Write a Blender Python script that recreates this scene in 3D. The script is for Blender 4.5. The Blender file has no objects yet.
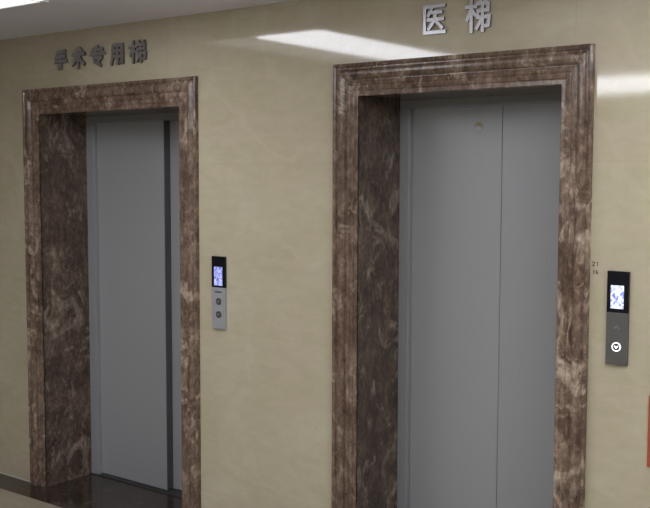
import bpy, bmesh, math, random
from mathutils import Vector, Matrix
S = bpy.context.scene
COL = S.collection

# ---------------------------------------------------------------- camera
cd = bpy.data.cameras.new('camera'); cam = bpy.data.objects.new('camera', cd); COL.objects.link(cam)
S.camera = cam
cd.sensor_fit = 'HORIZONTAL'; cd.sensor_width = 36.0
cd.lens = 987.56 / 650 * 36.0
cd.clip_start = 0.05
yaw, pit, rol = math.radians(36.905), math.radians(4.478), math.radians(0.146)
fw = Vector((-math.sin(yaw) * math.cos(pit), math.cos(yaw) * math.cos(pit), -math.sin(pit)))
rt = Vector((math.cos(yaw), math.sin(yaw), 0)); up = rt.cross(fw)
r2 = rt * math.cos(rol) + up * math.sin(rol); u2 = -rt * math.sin(rol) + up * math.cos(rol)
M = Matrix((r2, u2, -fw)).transposed().to_4x4()
cam.matrix_world = Matrix.Translation((4.6952, -3.4603, 1.7723)) @ M

# ---------------------------------------------------------------- world, lights, exposure
w = bpy.data.worlds.new('world'); S.world = w; w.use_nodes = True
w.node_tree.nodes['Background'].inputs[0].default_value = (0.8, 0.85, 1, 1)
w.node_tree.nodes['Background'].inputs[1].default_value = 0.02
vs = S.view_settings
vs.view_transform = 'Standard'; vs.look = 'None'; vs.gamma = 1.0; vs.use_curve_mapping = False
vs.exposure = 0.12
STRIP = 8.8      # bright tube troughs
FIELD = 0.28
FILL_PANEL = 4.5      # added ceiling panel out of view, makes the wall darken leftwards
SIDE_FILL = 0.5        # added glowing window at the unseen right-hand end, cool fill light

ZC = 2.5456
H = 2.25; ZO = 2.1114; DEP = 0.324
LIFTS = [(-.006, 1.333, 0.116, 1.2085), (2.154, 3.3107, 2.275, 3.1876)]   # outer x0, x1, inner x0, x1

# ---------------------------------------------------------------- helpers
def box(bm, x0, x1, y0, y1, z0, z1, bev=0):
    r = bmesh.ops.create_cube(bm, size=1, matrix=Matrix.LocRotScale(((x0+x1)/2, (y0+y1)/2, (z0+z1)/2), None, (abs(x1-x0), abs(y1-y0), abs(z1-z0))))
    if bev:
        es = {e for v in r['verts'] for e in v.link_edges}
        bmesh.ops.bevel(bm, geom=list(es), offset=bev, segments=3, affect='EDGES', profile=0.5)
def obj(name, bm, m, parent=None, smooth=False, org=None):
    me = bpy.data.meshes.new(name)
    bmesh.ops.recalc_face_normals(bm, faces=bm.faces)
    if org: bmesh.ops.translate(bm, verts=bm.verts, vec=-Vector(org))
    bm.to_mesh(me); bm.free()
    if smooth:
        for p in me.polygons: p.use_smooth = True
    me.materials.append(m)
    o = bpy.data.objects.new(name, me); COL.objects.link(o)
    if org: o.location = org
    if parent:
        o.parent = parent
        if not org:
            lw = Vector((0, 0, 0)); q = parent
            while q: lw += q.location; q = q.parent
            o.location = -lw
    return o
def bobj(name, dims, m, parent=None, bev=0):
    bm = bmesh.new()
    for d in (dims if isinstance(dims, list) else [dims]): box(bm, *d, bev=bev)
    return obj(name, bm, m, parent, smooth=False)
def empty(name, loc, kind=None):
    o = bpy.data.objects.new(name, None); COL.objects.link(o); o.location = loc; o.empty_display_size = .1
    if kind: o['kind'] = kind
    return o
def tag(o, label, cat, group=None):
    o['label'] = label; o['category'] = cat
    if group: o['group'] = group
    return o
def struct(o): o['kind'] = 'structure'; return o

# ---------------------------------------------------------------- materials
def mat(name, base=(.5, .5, .5), rough=.5, metal=0, emit=None, es=0, spec=None, ior=None):
    m = bpy.data.materials.new(name); m.use_nodes = True
    b = m.node_tree.nodes['Principled BSDF']
    b.inputs['Base Color'].default_value = (*base, 1); b.inputs['Roughness'].default_value = rough
    b.inputs['Metallic'].default_value = metal
    if ior: b.inputs['IOR'].default_value = ior
    if spec is not None: b.inputs['Specular IOR Level'].default_value = spec
    if emit: b.inputs['Emission Color'].default_value = (*emit, 1); b.inputs['Emission Strength'].default_value = es
    return m
class N:
    def __init__(s, m): s.t = m.node_tree; s.b = s.t.nodes['Principled BSDF']
    def n(s, typ, **k):
        x = s.t.nodes.new(typ)
        for a, v in k.items():
            if a.startswith('i_'): x.inputs[a[2:].replace('_', ' ')].default_value = v
            else: setattr(x, a, v)
        return x
    def l(s, a, b): s.t.links.new(a, b)
    def coords(s, sc=(1, 1, 1), loc=(0, 0, 0)):
        g = s.n('ShaderNodeNewGeometry'); mp = s.n('ShaderNodeMapping')
        mp.inputs['Scale'].default_value = sc; mp.inputs['Location'].default_value = loc
        s.l(g.outputs['Position'], mp.inputs[0]); return mp.outputs[0]
    def noise(s, co, scale, det=6, rough=.6, dist=0):
        x = s.n('ShaderNodeTexNoise'); x.inputs['Scale'].default_value = scale; x.inputs['Detail'].default_value = det
        x.inputs['Roughness'].default_value = rough; x.inputs['Distortion'].default_value = dist
        s.l(co, x.inputs['Vector']); return x.outputs['Fac']
    def ramp(s, f, stops):
        x = s.n('ShaderNodeValToRGB'); r = x.color_ramp
        while len(r.elements) > 2: r.elements.remove(r.elements[-1])
        while len(r.elements) < len(stops): r.elements.new(.5)
        for e, (p, c) in zip(r.elements, stops): e.position = p; e.color = (*c, 1)
        s.l(f, x.inputs[0]); return x.outputs[0]
    def mix(s, f, a, b, mode='MIX'):
        x = s.n('ShaderNodeMix', data_type='RGBA', blend_type=mode)
        for v, i in ((f, 0), (a, 6), (b, 7)):
            if hasattr(v, 'links') or hasattr(v, 'is_linked'): s.l(v, x.inputs[i])
            elif i == 0: x.inputs[0].default_value = v
            else: x.inputs[i].default_value = (*v, 1)
        return x.outputs[2]

def cream_mat(name, tile, mortar, off, k=1.0):
    m = mat(name, rough=.06, ior=1.68); q = N(m)
    co = q.coords((1, 1, 1)); st = q.coords((.8, .8, 3.2), (3, 1, 2))
    base = q.ramp(q.noise(co, 2.2, 5, .55, .6), [(.3, (.50, .445, .305)), (.55, (.54, .49, .35)), (.75, (.59, .545, .41))])
    pink = q.ramp(q.noise(st, 2.4, 4, .6, 1.2), [(.42, (0, 0, 0)), (.7, (1, 1, 1))])
    c = q.mix(pink, base, (.55, .475, .36))
    fine = q.ramp(q.noise(q.coords((1.2, 1, 2.6)), 9, 5, .62, .3), [(.35, (.95, .945, .93)), (.65, (1.03, 1.03, 1.03))])
    c = q.mix(1.0, c, fine, 'MULTIPLY')
    vn = q.n('ShaderNodeTexWave', wave_type='BANDS', bands_direction='DIAGONAL'); vn.inputs['Scale'].default_value = .9
    vn.inputs['Distortion'].default_value = 14; vn.inputs['Detail'].default_value = 4; vn.inputs['Detail Scale'].default_value = 1.3
    q.l(co, vn.inputs['Vector'])
    v = q.ramp(vn.outputs['Fac'], [(.93, (0, 0, 0)), (1.0, (.12, .12, .12))])
    c = q.mix(v, c, (.70, .64, .50))
    # tile joints
    g = q.n('ShaderNodeNewGeometry'); sx = q.n('ShaderNodeSeparateXYZ'); q.l(g.outputs['Position'], sx.inputs[0])
    lines = []
    for ax, period, o in ((off[0], tile[0], off[1]), (off[2], tile[1], off[3])):
        a = q.n('ShaderNodeMath', operation='ADD'); a.inputs[1].default_value = -o + 50 * period; q.l(sx.outputs[ax], a.inputs[0])
        b = q.n('ShaderNodeMath', operation='PINGPONG'); b.inputs[1].default_value = period / 2; q.l(a.outputs[0], b.inputs[0])
        d = q.n('ShaderNodeMath', operation='LESS_THAN'); d.inputs[1].default_value = .0011; q.l(b.outputs[0], d.inputs[0])
        lines.append(d.outputs[0])
    mx = q.n('ShaderNodeMath', operation='MAXIMUM'); q.l(lines[0], mx.inputs[0]); q.l(lines[1], mx.inputs[1])
    c = q.mix(mx.outputs[0], c, mortar)
    c = q.mix(1.0, c, (k, k, k), 'MULTIPLY')
    q.l(c, q.b.inputs['Base Color'])
    bp = q.n('ShaderNodeBump'); bp.inputs['Strength'].default_value = .02; bp.inputs['Distance'].default_value = .004
    q.l(q.noise(co, 6, 2, .5), bp.inputs['Height']); q.l(bp.outputs[0], q.b.inputs['Normal'])
    return m

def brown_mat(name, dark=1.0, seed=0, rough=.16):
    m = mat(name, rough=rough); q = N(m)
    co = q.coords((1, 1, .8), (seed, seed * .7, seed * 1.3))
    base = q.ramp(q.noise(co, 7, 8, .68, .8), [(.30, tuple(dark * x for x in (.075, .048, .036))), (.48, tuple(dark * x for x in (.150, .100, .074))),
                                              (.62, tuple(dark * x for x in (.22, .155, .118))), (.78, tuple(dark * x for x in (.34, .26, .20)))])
    # pale clouded patches
    pt = q.ramp(q.noise(q.coords((1.3, 1.3, .9), (seed + 5, 0, seed)), 4.2, 5, .68, 1.6), [(.54, (0, 0, 0)), (.64, (.9, .9, .9))])
    c = q.mix(pt, base, tuple(dark * x for x in (.42, .335, .26)))
    # broken veins
    vo = q.n('ShaderNodeTexVoronoi', feature='DISTANCE_TO_EDGE'); vo.inputs['Scale'].default_value = 13
    wn = q.n('ShaderNodeTexNoise'); wn.inputs['Scale'].default_value = 9; wn.inputs['Detail'].default_value = 4; q.l(co, wn.inputs['Vector'])
    av = q.n('ShaderNodeVectorMath', operation='SCALE'); av.inputs['Scale'].default_value = .22; q.l(wn.outputs['Color'], av.inputs[0])
    ad = q.n('ShaderNodeVectorMath', operation='ADD'); q.l(av.outputs[0], ad.inputs[0]); q.l(co, ad.inputs[1]); q.l(ad.outputs[0], vo.inputs['Vector'])
    vf = q.ramp(vo.outputs['Distance'], [(.0, (.8, .8, .8)), (.035, (0, 0, 0))])
    gate = q.ramp(q.noise(co, 4.5, 3, .6), [(.46, (0, 0, 0)), (.62, (1, 1, 1))])
    f = q.mix(1.0, q.mix(1.0, vf, gate, 'MULTIPLY'), (.5, .5, .5), 'MULTIPLY')
    c = q.mix(f, c, tuple(dark * x for x in (.48, .36, .26)))
    gr = q.ramp(q.noise(q.coords((1, 1, .55), (seed, 2, 1)), 42, 5, .75, .4), [(.36, (.60, .58, .56)), (.52, (1, 1, 1)), (.66, (1.6, 1.6, 1.6))])
    c = q.mix(1.0, c, gr, 'MULTIPLY')
    q.l(c, q.b.inputs['Base Color'])
    return m

cream = cream_mat('cream_wall_tile', (1.057, .80), (.50, .43, .29), (0, 2.178, 2, 1.03))
cream_floor = cream_mat('cream_floor_tile', (.8, .8), (.3, .25, .17), (0, .1, 1, -.17), .62)
brown = brown_mat('brown_marble', 1.1, 0)
brown_shaded = brown_mat('brown_marble_shaded', .68, 4)  # same marble darkened, shade inside the doorways put into its tone
dark_floor = brown_mat('dark_floor_marble', .25, 9, .1)
white_paint = mat('white_ceiling_paint', (.84, .82, .92), .8)
grey_wall = mat('lobby_wall_paint', (.22, .20, .17), .5)
caulk = mat('pale_grout', (.55, .53, .48), .6)
alu = mat('white_aluminium', (.75, .75, .76), .35, .2)
strip_em = mat('tube_diffuser', (.9, .9, .9), .4, 0, (.93, .95, 1.02), STRIP)
field_em = mat('opal_diffuser', (.9, .9, .9), .5, 0, (1.0, .96, .95), FIELD)
fill_panel_em = mat('fill_panel_diffuser', (.9, .9, .9), .5, 0, (.93, .96, 1.0), FILL_PANEL)
border_em = mat('border_diffuser', (.9, .9, .9), .5, 0, (.97, .96, 1.0), .9)
side_fill_em = mat('side_fill_glow', (.8, .85, .9), .2, 0, (.86, .93, 1.0), SIDE_FILL)

def steel_mat(name, base, rough, metal, g=.06):
    m = mat(name, base, rough, metal); q = N(m)
    n = q.noise(q.coords((1, 1, .05)), 260, 3, .6)
    c = q.ramp(n, [(.3, tuple(x * (1 - g) for x in base)), (.7, tuple(x * (1 + g) for x in base))])
    q.l(c, q.b.inputs['Base Color']); return m
steel = steel_mat('grey_door_steel', (.40, .405, .418), .42, .15, .02)
steel_edge = steel_mat('door_frame_steel', (.385, .395, .412), .38, .25, .02)
sill_m = mat('sill_aluminium', (.10, .10, .10), .4, .6)
gap_m = mat('dark_gap', (.01, .01, .01), .8)
silver = steel_mat('brushed_letter_steel', (.62, .62, .66), .28, 1, .08)
letter_side = mat('letter_side', (.20, .20, .22), .4, 1)
panel_silver = steel_mat('call_panel_silver', (.50, .51, .54), .4, .4, .03)
panel_grey = steel_mat('call_panel_grey', (.16, .155, .15), .4, .5, .03)
black_gloss = mat('black_gloss', (.008, .008, .012), .12)
button_m = mat('button_brown_grey', (.10, .09, .085), .4, .3)
button_dark = mat('button_dark', (.05, .05, .055), .3)
mark_dark = mat('printed_dark', (.10, .10, .11), .6)
mark_pale = mat('etched_pale', (.30, .29, .29), .6)
ring_em = mat('lit_button_ring', (.9, .9, .9), .4, 0, (1, .98, 1), 1.3)
ink = mat('pencil_ink', (.06, .05, .04), .8)
red = mat('red_sign_enamel', (.42, .09, .045), .4)

def screen_mat(name, seed, cols, s):
    m = mat(name, (.02, .02, .03), .2); q = N(m)
    co = q.coords((1, 1, .75), (seed, 0, seed * 2))
    c = q.ramp(q.noise(co, 75, 3, .6, .8), cols)
    q.l(c, q.b.inputs['Emission Color']); q.b.inputs['Emission Strength'].default_value = s
    return m
screen_a = screen_mat('screen_picture_violet', 1.3, [(.32, (.12, .10, .42)), (.47, (.30, .33, .85)), (.62, (.62, .72, 1.0)), (.75, (.75, .82, 1))], .95)
screen_b = screen_mat('screen_picture_white', 7.1, [(.30, (.10, .10, .62)), (.42, (.30, .36, .95)), (.50, (.86, .92, 1)), (.60, (1, 1, 1))], 1.1)

# ---------------------------------------------------------------- the lobby shell
X0, X1, YF = -3.2, 8.2, -6.4
def wall_blocks():
    y0, y1 = 0, .44
    cut = [(a[2] - .02, a[3] + .02) for a in LIFTS]
    xs = [X0] + [v for c in cut for v in c] + [X1]
    out = [(xs[0], xs[1], y0, y1, 0, ZC), (xs[2], xs[3], y0, y1, 0, ZC), (xs[4], xs[5], y0, y1, 0, ZC)]
    for c in cut: out.append((c[0], c[1], y0, y1, ZO + .02, ZC))
    return out
wall_back = struct(bobj('wall_back', wall_blocks(), cream))
struct(bobj('wall_front', (X0, X1, YF - .1, YF, 0, ZC), grey_wall))
struct(bobj('wall_left', (X0 - .1, X0, YF, .44, 0, ZC), grey_wall))
struct(bobj('wall_right', (X1, X1 + .1, YF, .44, 0, ZC), grey_wall))
struct(bobj('ceiling', (X0, X1, YF, .44, ZC, ZC + .1), white_paint))
struct(bobj('floor', (X0, X1, YF, .44, -.1, 0), cream_floor))
struct(bobj('floor_border', (X0, X1, -.17, .44, -.02, .002), dark_floor))
tr = struct(bobj('baseboard_back', [(X0, -.006, -.004, 0, .002, .007), (1.333, 2.154, -.004, 0, .002, .007), (3.3107, X1, -.004, 0, .002, .007)], caulk))

# ---------------------------------------------------------------- marble surrounds
# profile across the moulding: (distance from the inner edge, projection from the wall)
PROF = [(0, 0), (0, .008), (.003, .011), (.016, .011), (.020, .008), (.023, .011), (.036, .012), (.040, .009), (.044, .013), (.054, .014), (.060, .010),
        (.064, .010), (.067, .017), (.074, .0235), (.083, .0265), (.092, .0265), (.099, .0235), (.103, .018), (.106, .0165), (.110, .0165), (.112, .021), (.116, .0245), (.121, .0255), (.1265, .0235), (1, .0235), (1, 0)]
def moulding(xo0, xo1, xi0, xi1):
    """returns three mitred pieces (left jamb, head, right jamb)"""
    out = []
    wl, wr, wt = xi0 - xo0, xo1 - xi1, H - ZO
    def loft(path):
        bm = bmesh.new(); rows = []
        for s, t in PROF:
            s = min(s / .1275, 1.0)
            rows.append([bm.verts.new(p) for p in path(s, -t)])
        for a, b in zip(rows, rows[1:]): bm.faces.new((a[0], a[1], b[1], b[0]))
        bm.faces.new((rows[0][0], rows[-1][0], rows[-1][1], rows[0][1]))
        bm.faces.new([r[0] for r in rows]); bm.faces.new([r[1] for r in reversed(rows)])
        return bm
    out.append(loft(lambda s, y: [(xi0 - wl * s, y, .002), (xi0 - wl * s, y, ZO + wt * s)]))
    out.append(loft(lambda s, y: [(xi0 - wl * s, y, ZO + wt * s), (xi1 + wr * s, y, ZO + wt * s)]))
    out.append(loft(lambda s, y: [(xi1 + wr * s, y, .002), (xi1 + wr * s, y, ZO + wt * s)]))
    return out
for i, (xo0, xo1, xi0, xi1) in enumerate(LIFTS):
    t = empty('trim_%d' % (i + 1), ((xo0 + xo1) / 2, 0, .002), 'structure')
    l, h, r = moulding(xo0, xo1, xi0, xi1)
    obj('jamb_moulding', l, brown, t); obj('head_moulding', h, brown, t); obj('jamb_moulding', r, brown, t)
    bobj('reveal_slab', (xi0 - .02, xi0, -.006, DEP, .002, ZO + .02), brown_shaded, t)
    bobj('reveal_slab', (xi1, xi1 + .02, -.006, DEP, .002, ZO + .02), brown_shaded, t)
    bobj('soffit_slab', (xi0, xi1, -.006, DEP, ZO, ZO + .02), brown_shaded, t)

# ---------------------------------------------------------------- lifts
def disc(bm, cx, cz, r, y0, y1, n=32, sx=1.0, r_in=0):
    if r_in:
        A = []
        for k in range(n):
            a = 2 * math.pi * k / n; c, s = math.cos(a), math.sin(a)
            A.append([bm.verts.new((cx + q * c * sx, y, cz + q * s)) for q, y in ((r, y0), (r, y1), (r_in, y1), (r_in, y0))])
        for k in range(n):
            a, b = A[k], A[(k + 1) % n]
            for j in range(4): bm.faces.new((a[j], a[(j + 1) % 4], b[(j + 1) % 4], b[j]))
    else:
        m = Matrix.Translation((cx, (y0 + y1) / 2, cz)) @ Matrix.Diagonal((sx, 1, 1, 1)) @ Matrix.Rotation(math.pi / 2, 4, 'X')
        bmesh.ops.create_cone(bm, cap_ends=True, segments=n, radius1=r, radius2=r, depth=abs(y1 - y0), matrix=m)

JW = .048
def lift(i, label, panels):
    xo0, xo1, xi0, xi1 = LIFTS[i]
    e = tag(empty('elevator', ((xi0 + xi1) / 2, .37, .002)), label, 'elevator')
    jw = .062 if i == 0 else JW
    bobj('frame_post', (xi0 - .019, xi0 + jw, DEP, .352, .002, ZO - .035), steel_edge, e, .002)
    bobj('frame_post', (xi1 - jw, xi1 + .019, DEP, .352, .002, ZO - .035), steel_edge, e, .002)
    bobj('frame_head', (xi0 - .019, xi1 + .019, DEP, .352, ZO - .035, ZO + .019), steel_edge, e, .002)
    ps = []
    for x0, x1, y in panels:
        ps.append(bobj('door_panel', (x0, x1, y, y + .030, .012, ZO - .02), steel, e, .0015))
    bobj('door_sill', [(xi0, xi1, DEP, .345, .002, .008), (xi0, xi1, .349, .36, .002, .008), (xi0, xi1, .364, .44, .002, .008)], sill_m, e)
    return e, ps
e1, ps1 = lift(0, 'grey steel lift door of two overlapping panels in the marble surround below five small characters',
     [(.165, .725, .353), (.66, 1.225, .400)])
sl = bobj('edge_shade', (.7255, .729, .354, .398, .014, ZO - .036), mat('edge_shade_tone', (.13, .13, .14), .6), ps1[0]); sl['label'] = 'dark strip for the shade on the leading edge'  # dark strip stands in for shade on the front panel's edge face
e2, ps2 = lift(1, 'grey steel lift door with a round sticker and thin centre seam below two silver characters',
     [(2.27, 2.7665, .356), (2.7685, 3.205, .356)])
# round sticker on the panel
sx_, sz_ = 2.655, 1.987
bm = bmesh.new(); disc(bm, sx_, sz_, .0205, .3552, .356, 36)
def sticker_mat():
    m = mat('sticker_print', rough=.5); q = N(m)
    g = q.n('ShaderNodeNewGeometry'); s = q.n('ShaderNodeSeparateXYZ'); q.l(g.outputs['Position'], s.inputs[0])
    mr = q.n('ShaderNodeMapRange'); mr.inputs[1].default_value = sz_ - .02; mr.inputs[2].default_value = sz_ + .02; q.l(s.outputs[2], mr.inputs[0])
    c = q.ramp(mr.outputs[0], [(.35, (.46, .46, .45)), (.52, (.30, .29, .25)), (.62, (.33, .28, .15)), (.85, (.30, .25, .13))])
    q.l(c, q.b.inputs['Base Color']); return m
st = obj('round_sticker', bm, sticker_mat(), ps2[0]); st['label'] = 'small round yellowish and white sticker'
bm = bmesh.new(); disc(bm, sx_, sz_, .0225, .3550, .356, 36, r_in=.0185)
obj('sticker_rim', bm, mat('sticker_rim', (.38, .35, .27), .5), ps2[0])
bm = bmesh.new(); disc(bm, sx_ - .001, sz_ + .001, .004, .3547, .3553, 20)
box(bm, sx_ - .013, sx_ - .009, .3547, .3553, sz_ - .006, sz_ + .006); box(bm, sx_ + .004, sx_ + .012, .3547, .3553, sz_ - .004, sz_ - .001)
obj('sticker_emblem', bm, mat('sticker_emblem', (.5, .5, .5), .5), ps2[0])

# ---------------------------------------------------------------- call panels
def bar(bm, x0, z0, x1, z1, w, y0, y1):
    d = Vector((x1 - x0, z1 - z0)); L = d.length; d /= L; n = Vector((-d.y, d.x)) * w / 2
    pts = [(x0 + n.x, z0 + n.y), (x1 + n.x, z1 + n.y), (x1 - n.x, z1 - n.y), (x0 - n.x, z0 - n.y)]
    a = [bm.verts.new((p[0], y0, p[1])) for p in pts]; b = [bm.verts.new((p[0], y1, p[1])) for p in pts]
    bm.faces.new(a); bm.faces.new(b[::-1])
    for k in range(4): bm.faces.new((a[k], a[(k + 1) % 4], b[(k + 1) % 4], b[k]))

def panel_base(label, x0, x1, z0, z1, zs, face, scr, sr):
    e = tag(empty('call_panel', ((x0 + x1) / 2, 0, z0)), label, 'call panel')
    bobj('face_plate', (x0, x1, -.013, 0, z0, zs), face, e, .0015)
    bobj('display_bezel', (x0, x1, -.0135, 0, zs + .0005, z1), black_gloss, e, .0015)
    bobj('screen', (sr[0], sr[1], -.0142, -.0125, sr[2], sr[3]), scr, e)
    return e
# lobby side of the small lift
xa, xb = 1.426, 1.512
eA = panel_base('slim silver call panel with two brown buttons on the wall between the two lift doorways', xa, xb, 1.043, 1.392, 1.242, panel_silver, screen_a, (1.443, 1.496, 1.252, 1.342))
bm = bmesh.new(); bar(bm, xa + .020, 1.221, xa + .064, 1.221, .008, -.0137, -.0125); obj('printed_plate', bm, mark_dark, eA)
for z, s in ((1.176, 1), (1.113, -1)):
    bm = bmesh.new(); disc(bm, xa + .0455, z, .0165, -.0165, -.0125, 32)
    b = obj('button', bm, button_m, eA)
    bm = bmesh.new()
    bar(bm, xa + .0455 - .008, z - .004 * s, xa + .0455, z + .005 * s, .0028, -.0172, -.016); bar(bm, xa + .0455 + .008, z - .004 * s, xa + .0455, z + .005 * s, .0028, -.0172, -.016)
    obj('arrow_mark', bm, mark_pale, b)
xa, xb = 3.3805, 3.461
eB = panel_base('dark grey call panel with one lit white button beside the larger lift doorway', xa, xb, 1.098, 1.437, 1.287, panel_grey, screen_b, (3.395, 3.443, 1.302, 1.386))
cx = xa + .040
bm = bmesh.new(); disc(bm, cx, 1.229, .0155, -.0137, -.0125, 32, r_in=.0142); disc(bm, cx, 1.229, .013, -.0136, -.0125, 32)
b = obj('button', bm, panel_grey, eB)
bm = bmesh.new(); bar(bm, cx - .011, 1.229, cx, 1.240, .003, -.0142, -.013); bar(bm, cx + .011, 1.229, cx, 1.240, .003, -.0142, -.013)
obj('arrow_mark', bm, mark_pale, b)
zb = 1.1635
bm = bmesh.new(); disc(bm, cx, zb, .0135, -.0155, -.0125, 32); b = obj('button', bm, button_dark, eB); b['label'] = 'lit button with a glowing white ring and down arrow'
bm = bmesh.new(); disc(bm, cx, zb, .0165, -.0162, -.0125, 36, r_in=.0130); obj('light_ring', bm, ring_em, b)
bm = bmesh.new(); bar(bm, cx - .0065, zb + .004, cx + .0006, zb - .005, .0042, -.0165, -.015); bar(bm, cx + .0065, zb + .004, cx - .0006, zb - .005, .0042, -.0165, -.015)
obj('arrow_mark', bm, ring_em, b)

# ---------------------------------------------------------------- handwriting on the tile
bm = bmesh.new()
def pen(pts, x, z, w=.0027):
    for (a, b), (c, d) in zip(pts, pts[1:]): bar(bm, x + a, z + b, x + c, z + d, w, -.0006, .0)
pen([(0, .010), (.005, .013), (.009, .010), (.006, .004), (.001, -.002), (.010, -.001)], 3.318, 1.452)
pen([(0, .009), (.004, .013), (.004, -.002)], 3.334, 1.452)
pen([(.002, .011), (.003, -.003)], 3.322, 1.423); pen([(0, .010), (.003, .012)], 3.328, 1.421)
pen([(.006, .012), (.001, .005), (.002, -.001), (.007, -.001), (.008, .004), (.002, .005)], 3.332, 1.423)
wm = obj('handwritten_mark', bm, ink, wall_back); wm['label'] = 'small dark handwritten marks on the tile'

# ---------------------------------------------------------------- red sign
rs = bobj('red_sign', (3.5395, 3.80, -.006, 0, .742, 1.000), red, bev=.002)
tag(rs, 'red panel low on the cream wall past the dark grey call panel', 'sign')

# ---------------------------------------------------------------- characters
# heavy strokes of each character in a 100 x 100 box: (width, [polylines])
GLYPHS = {
 'hand': (13, [[(86,95),(18,88)], [(12,68),(88,68)], [(0,42),(100,42)], [(52,92),(52,8),(30,5)]]),
 'skill': (13, [[(2,70),(98,70)], [(50,100),(50,0)], [(47,66),(30,38),(3,18)], [(53,66),(70,38),(97,18)], [(66,95),(80,81)]]),
 'special': (12, [[(14,83),(86,83)], [(0,61),(100,61)], [(50,100),(36,60),(31,41),(80,41),(56,14)], [(28,24),(72,2)]]),
 'use': (12, [[(20,94),(18,36),(5,2)], [(20,94),(91,94)], [(91,94),(91,7),(76,6)], [(20,65),(91,65)], [(20,37),(91,37)], [(55,94),(55,2)]]),
 'ladder': (10, [[(0,75),(41,75)], [(21,100),(21,0)], [(19,66),(3,36)], [(25,64),(38,48)], [(53,99),(60,87)], [(88,99),(80,87)], [(47,82),(91,82),(91,61),(50,61),(48,41),(96,41),(93,15),(82,14)], [(69,84),(69,0)], [(66,38),(45,8)]]),
 'medical': (11, [[(98,94),(6,94),(6,5),(100,5)], [(38,86),(24,64)], [(32,73),(84,73)], [(22,49),(92,49)], [(57,72),(54,46),(26,18)], [(59,44),(88,19)]]),
}
def character(ch, x0, x1, z0, z1, label, grp, bold=1.0):
    wd, lines = GLYPHS[ch]; wd *= bold
    w_ = wd / 100 * (z1 - z0); X = lambda v: x0 + w_ / 2 + (x1 - x0 - w_) * v / 100; Z = lambda v: z0 + w_ / 2 + (z1 - z0 - w_) * v / 100
    bm = bmesh.new(); k = 0
    for ln in lines:
        P = [Vector((X(a), Z(b))) for a, b in ln]
        for a, b in zip(P, P[1:]):
            d = (b - a).normalized() * w_ * .42
            bar(bm, a.x - d.x, a.y - d.y, b.x + d.x, b.y + d.y, w_, -.0125 - .00008 * k, -.004); k += 1
    o = obj('metal_character', bm, silver, org=((x0 + x1) / 2, 0, z0))
    o.data.materials.append(letter_side)
    for p in o.data.polygons: p.material_index = 0 if abs(p.normal.y) > .9 else 1
    tag(o, label, 'metal character', grp); return o
LEFT = ['hand', 'skill', 'special', 'use', 'ladder']
XL = [(.262, .375), (.405, .524), (.553, .680), (.713, .828), (.858, .993)]
descr = ['first of five dark metal characters, level strokes over a hooked stem',
         'second of five dark metal characters, a tree-like one with a dot',
         'third and middle one of the five dark metal characters over the small lift door',
         'fourth of five dark metal characters, a boxy grid open at its foot',
         'fifth of five dark metal characters, dense with strokes, closest to the larger lift']
for ch, (a, b), dsc in zip(LEFT, XL, descr):
    zz = 2.337
    character(ch, a, b, zz, zz + .118, dsc, 'five characters over the small lift door', 1.22)
character('medical', 2.588, 2.700, 2.334, 2.462, 'silver metal character like a box open on one side above the larger lift', 'two characters over the larger lift door')
character('ladder', 2.783, 2.900, 2.328, 2.468, 'silver metal character dense with strokes above the larger lift', 'two characters over the larger lift door')

# ---------------------------------------------------------------- ceiling lights
def ceiling_light(label, x0, x1, y0, y1, m, zt=.0, fr=.02, drop=False):
    e = tag(empty('ceiling_light', ((x0 + x1) / 2, (y0 + y1) / 2, ZC)), label, 'ceiling light')
    if drop:
        bobj('diffuser', (x0 + .004, x1 - .004, y0 + .004, y1 - .004, ZC - zt, ZC - .006), m, e, .002)
        bobj('light_frame', (x0, x1, y0, y1, ZC - .0058, ZC), alu, e)
        return e
    bobj('diffuser', (x0 + fr, x1 - fr, y0 + fr, y1 - fr, ZC - .008 - zt, ZC), m, e)
    bobj('light_frame', [(x0, x0 + fr, y0, y1, ZC - .012 - zt, ZC), (x1 - fr, x1, y0, y1, ZC - .012 - zt, ZC), (x0 + fr, x1 - fr, y0, y0 + fr, ZC - .012 - zt, ZC), (x0 + fr, x1 - fr, y1 - fr, y1, ZC - .012 - zt, ZC)], alu, e)
    return e
ceiling_light('long bright ceiling light running out from above the lift wall', 1.08, 1.54, -2.70, -.72, strip_em, zt=.015, drop=True)
ceiling_light('bright ceiling light running along the lobby', .95, 3.0, -4.95, -3.95, strip_em, zt=.05, drop=True)
ceiling_light('wide dim opal ceiling light filling the middle of the lobby ceiling', 1.55, 3.45, -3.80, -.70, field_em)
ceiling_light('added unseen fill panel over the lobby opposite the larger lift', 3.50, 5.35, -2.0, -.65, fill_panel_em, zt=.14, drop=True)  # added lamp out of view, brightens the right part of the wall
ceiling_light('narrow dim opal ceiling light edging the long bright one', .70, 1.07, -2.70, -.66, border_em)
wn = empty('fill_window_1', (X1, -3, 1.0), 'structure')  # added unseen window, glows as a cool fill from the right
bobj('fill_pane', (X1 - .01, X1, -5.2, -.8, .9, 2.3), side_fill_em, wn)
bobj('fill_window_frame', [(X1 - .03, X1, -5.26, -5.2, .84, 2.36), (X1 - .03, X1, -.8, -.74, .84, 2.36), (X1 - .03, X1, -5.2, -.8, .84, .9), (X1 - .03, X1, -5.2, -.8, 2.3, 2.36), (X1 - .03, X1, -3.03, -2.97, .9, 2.3)], alu, wn)
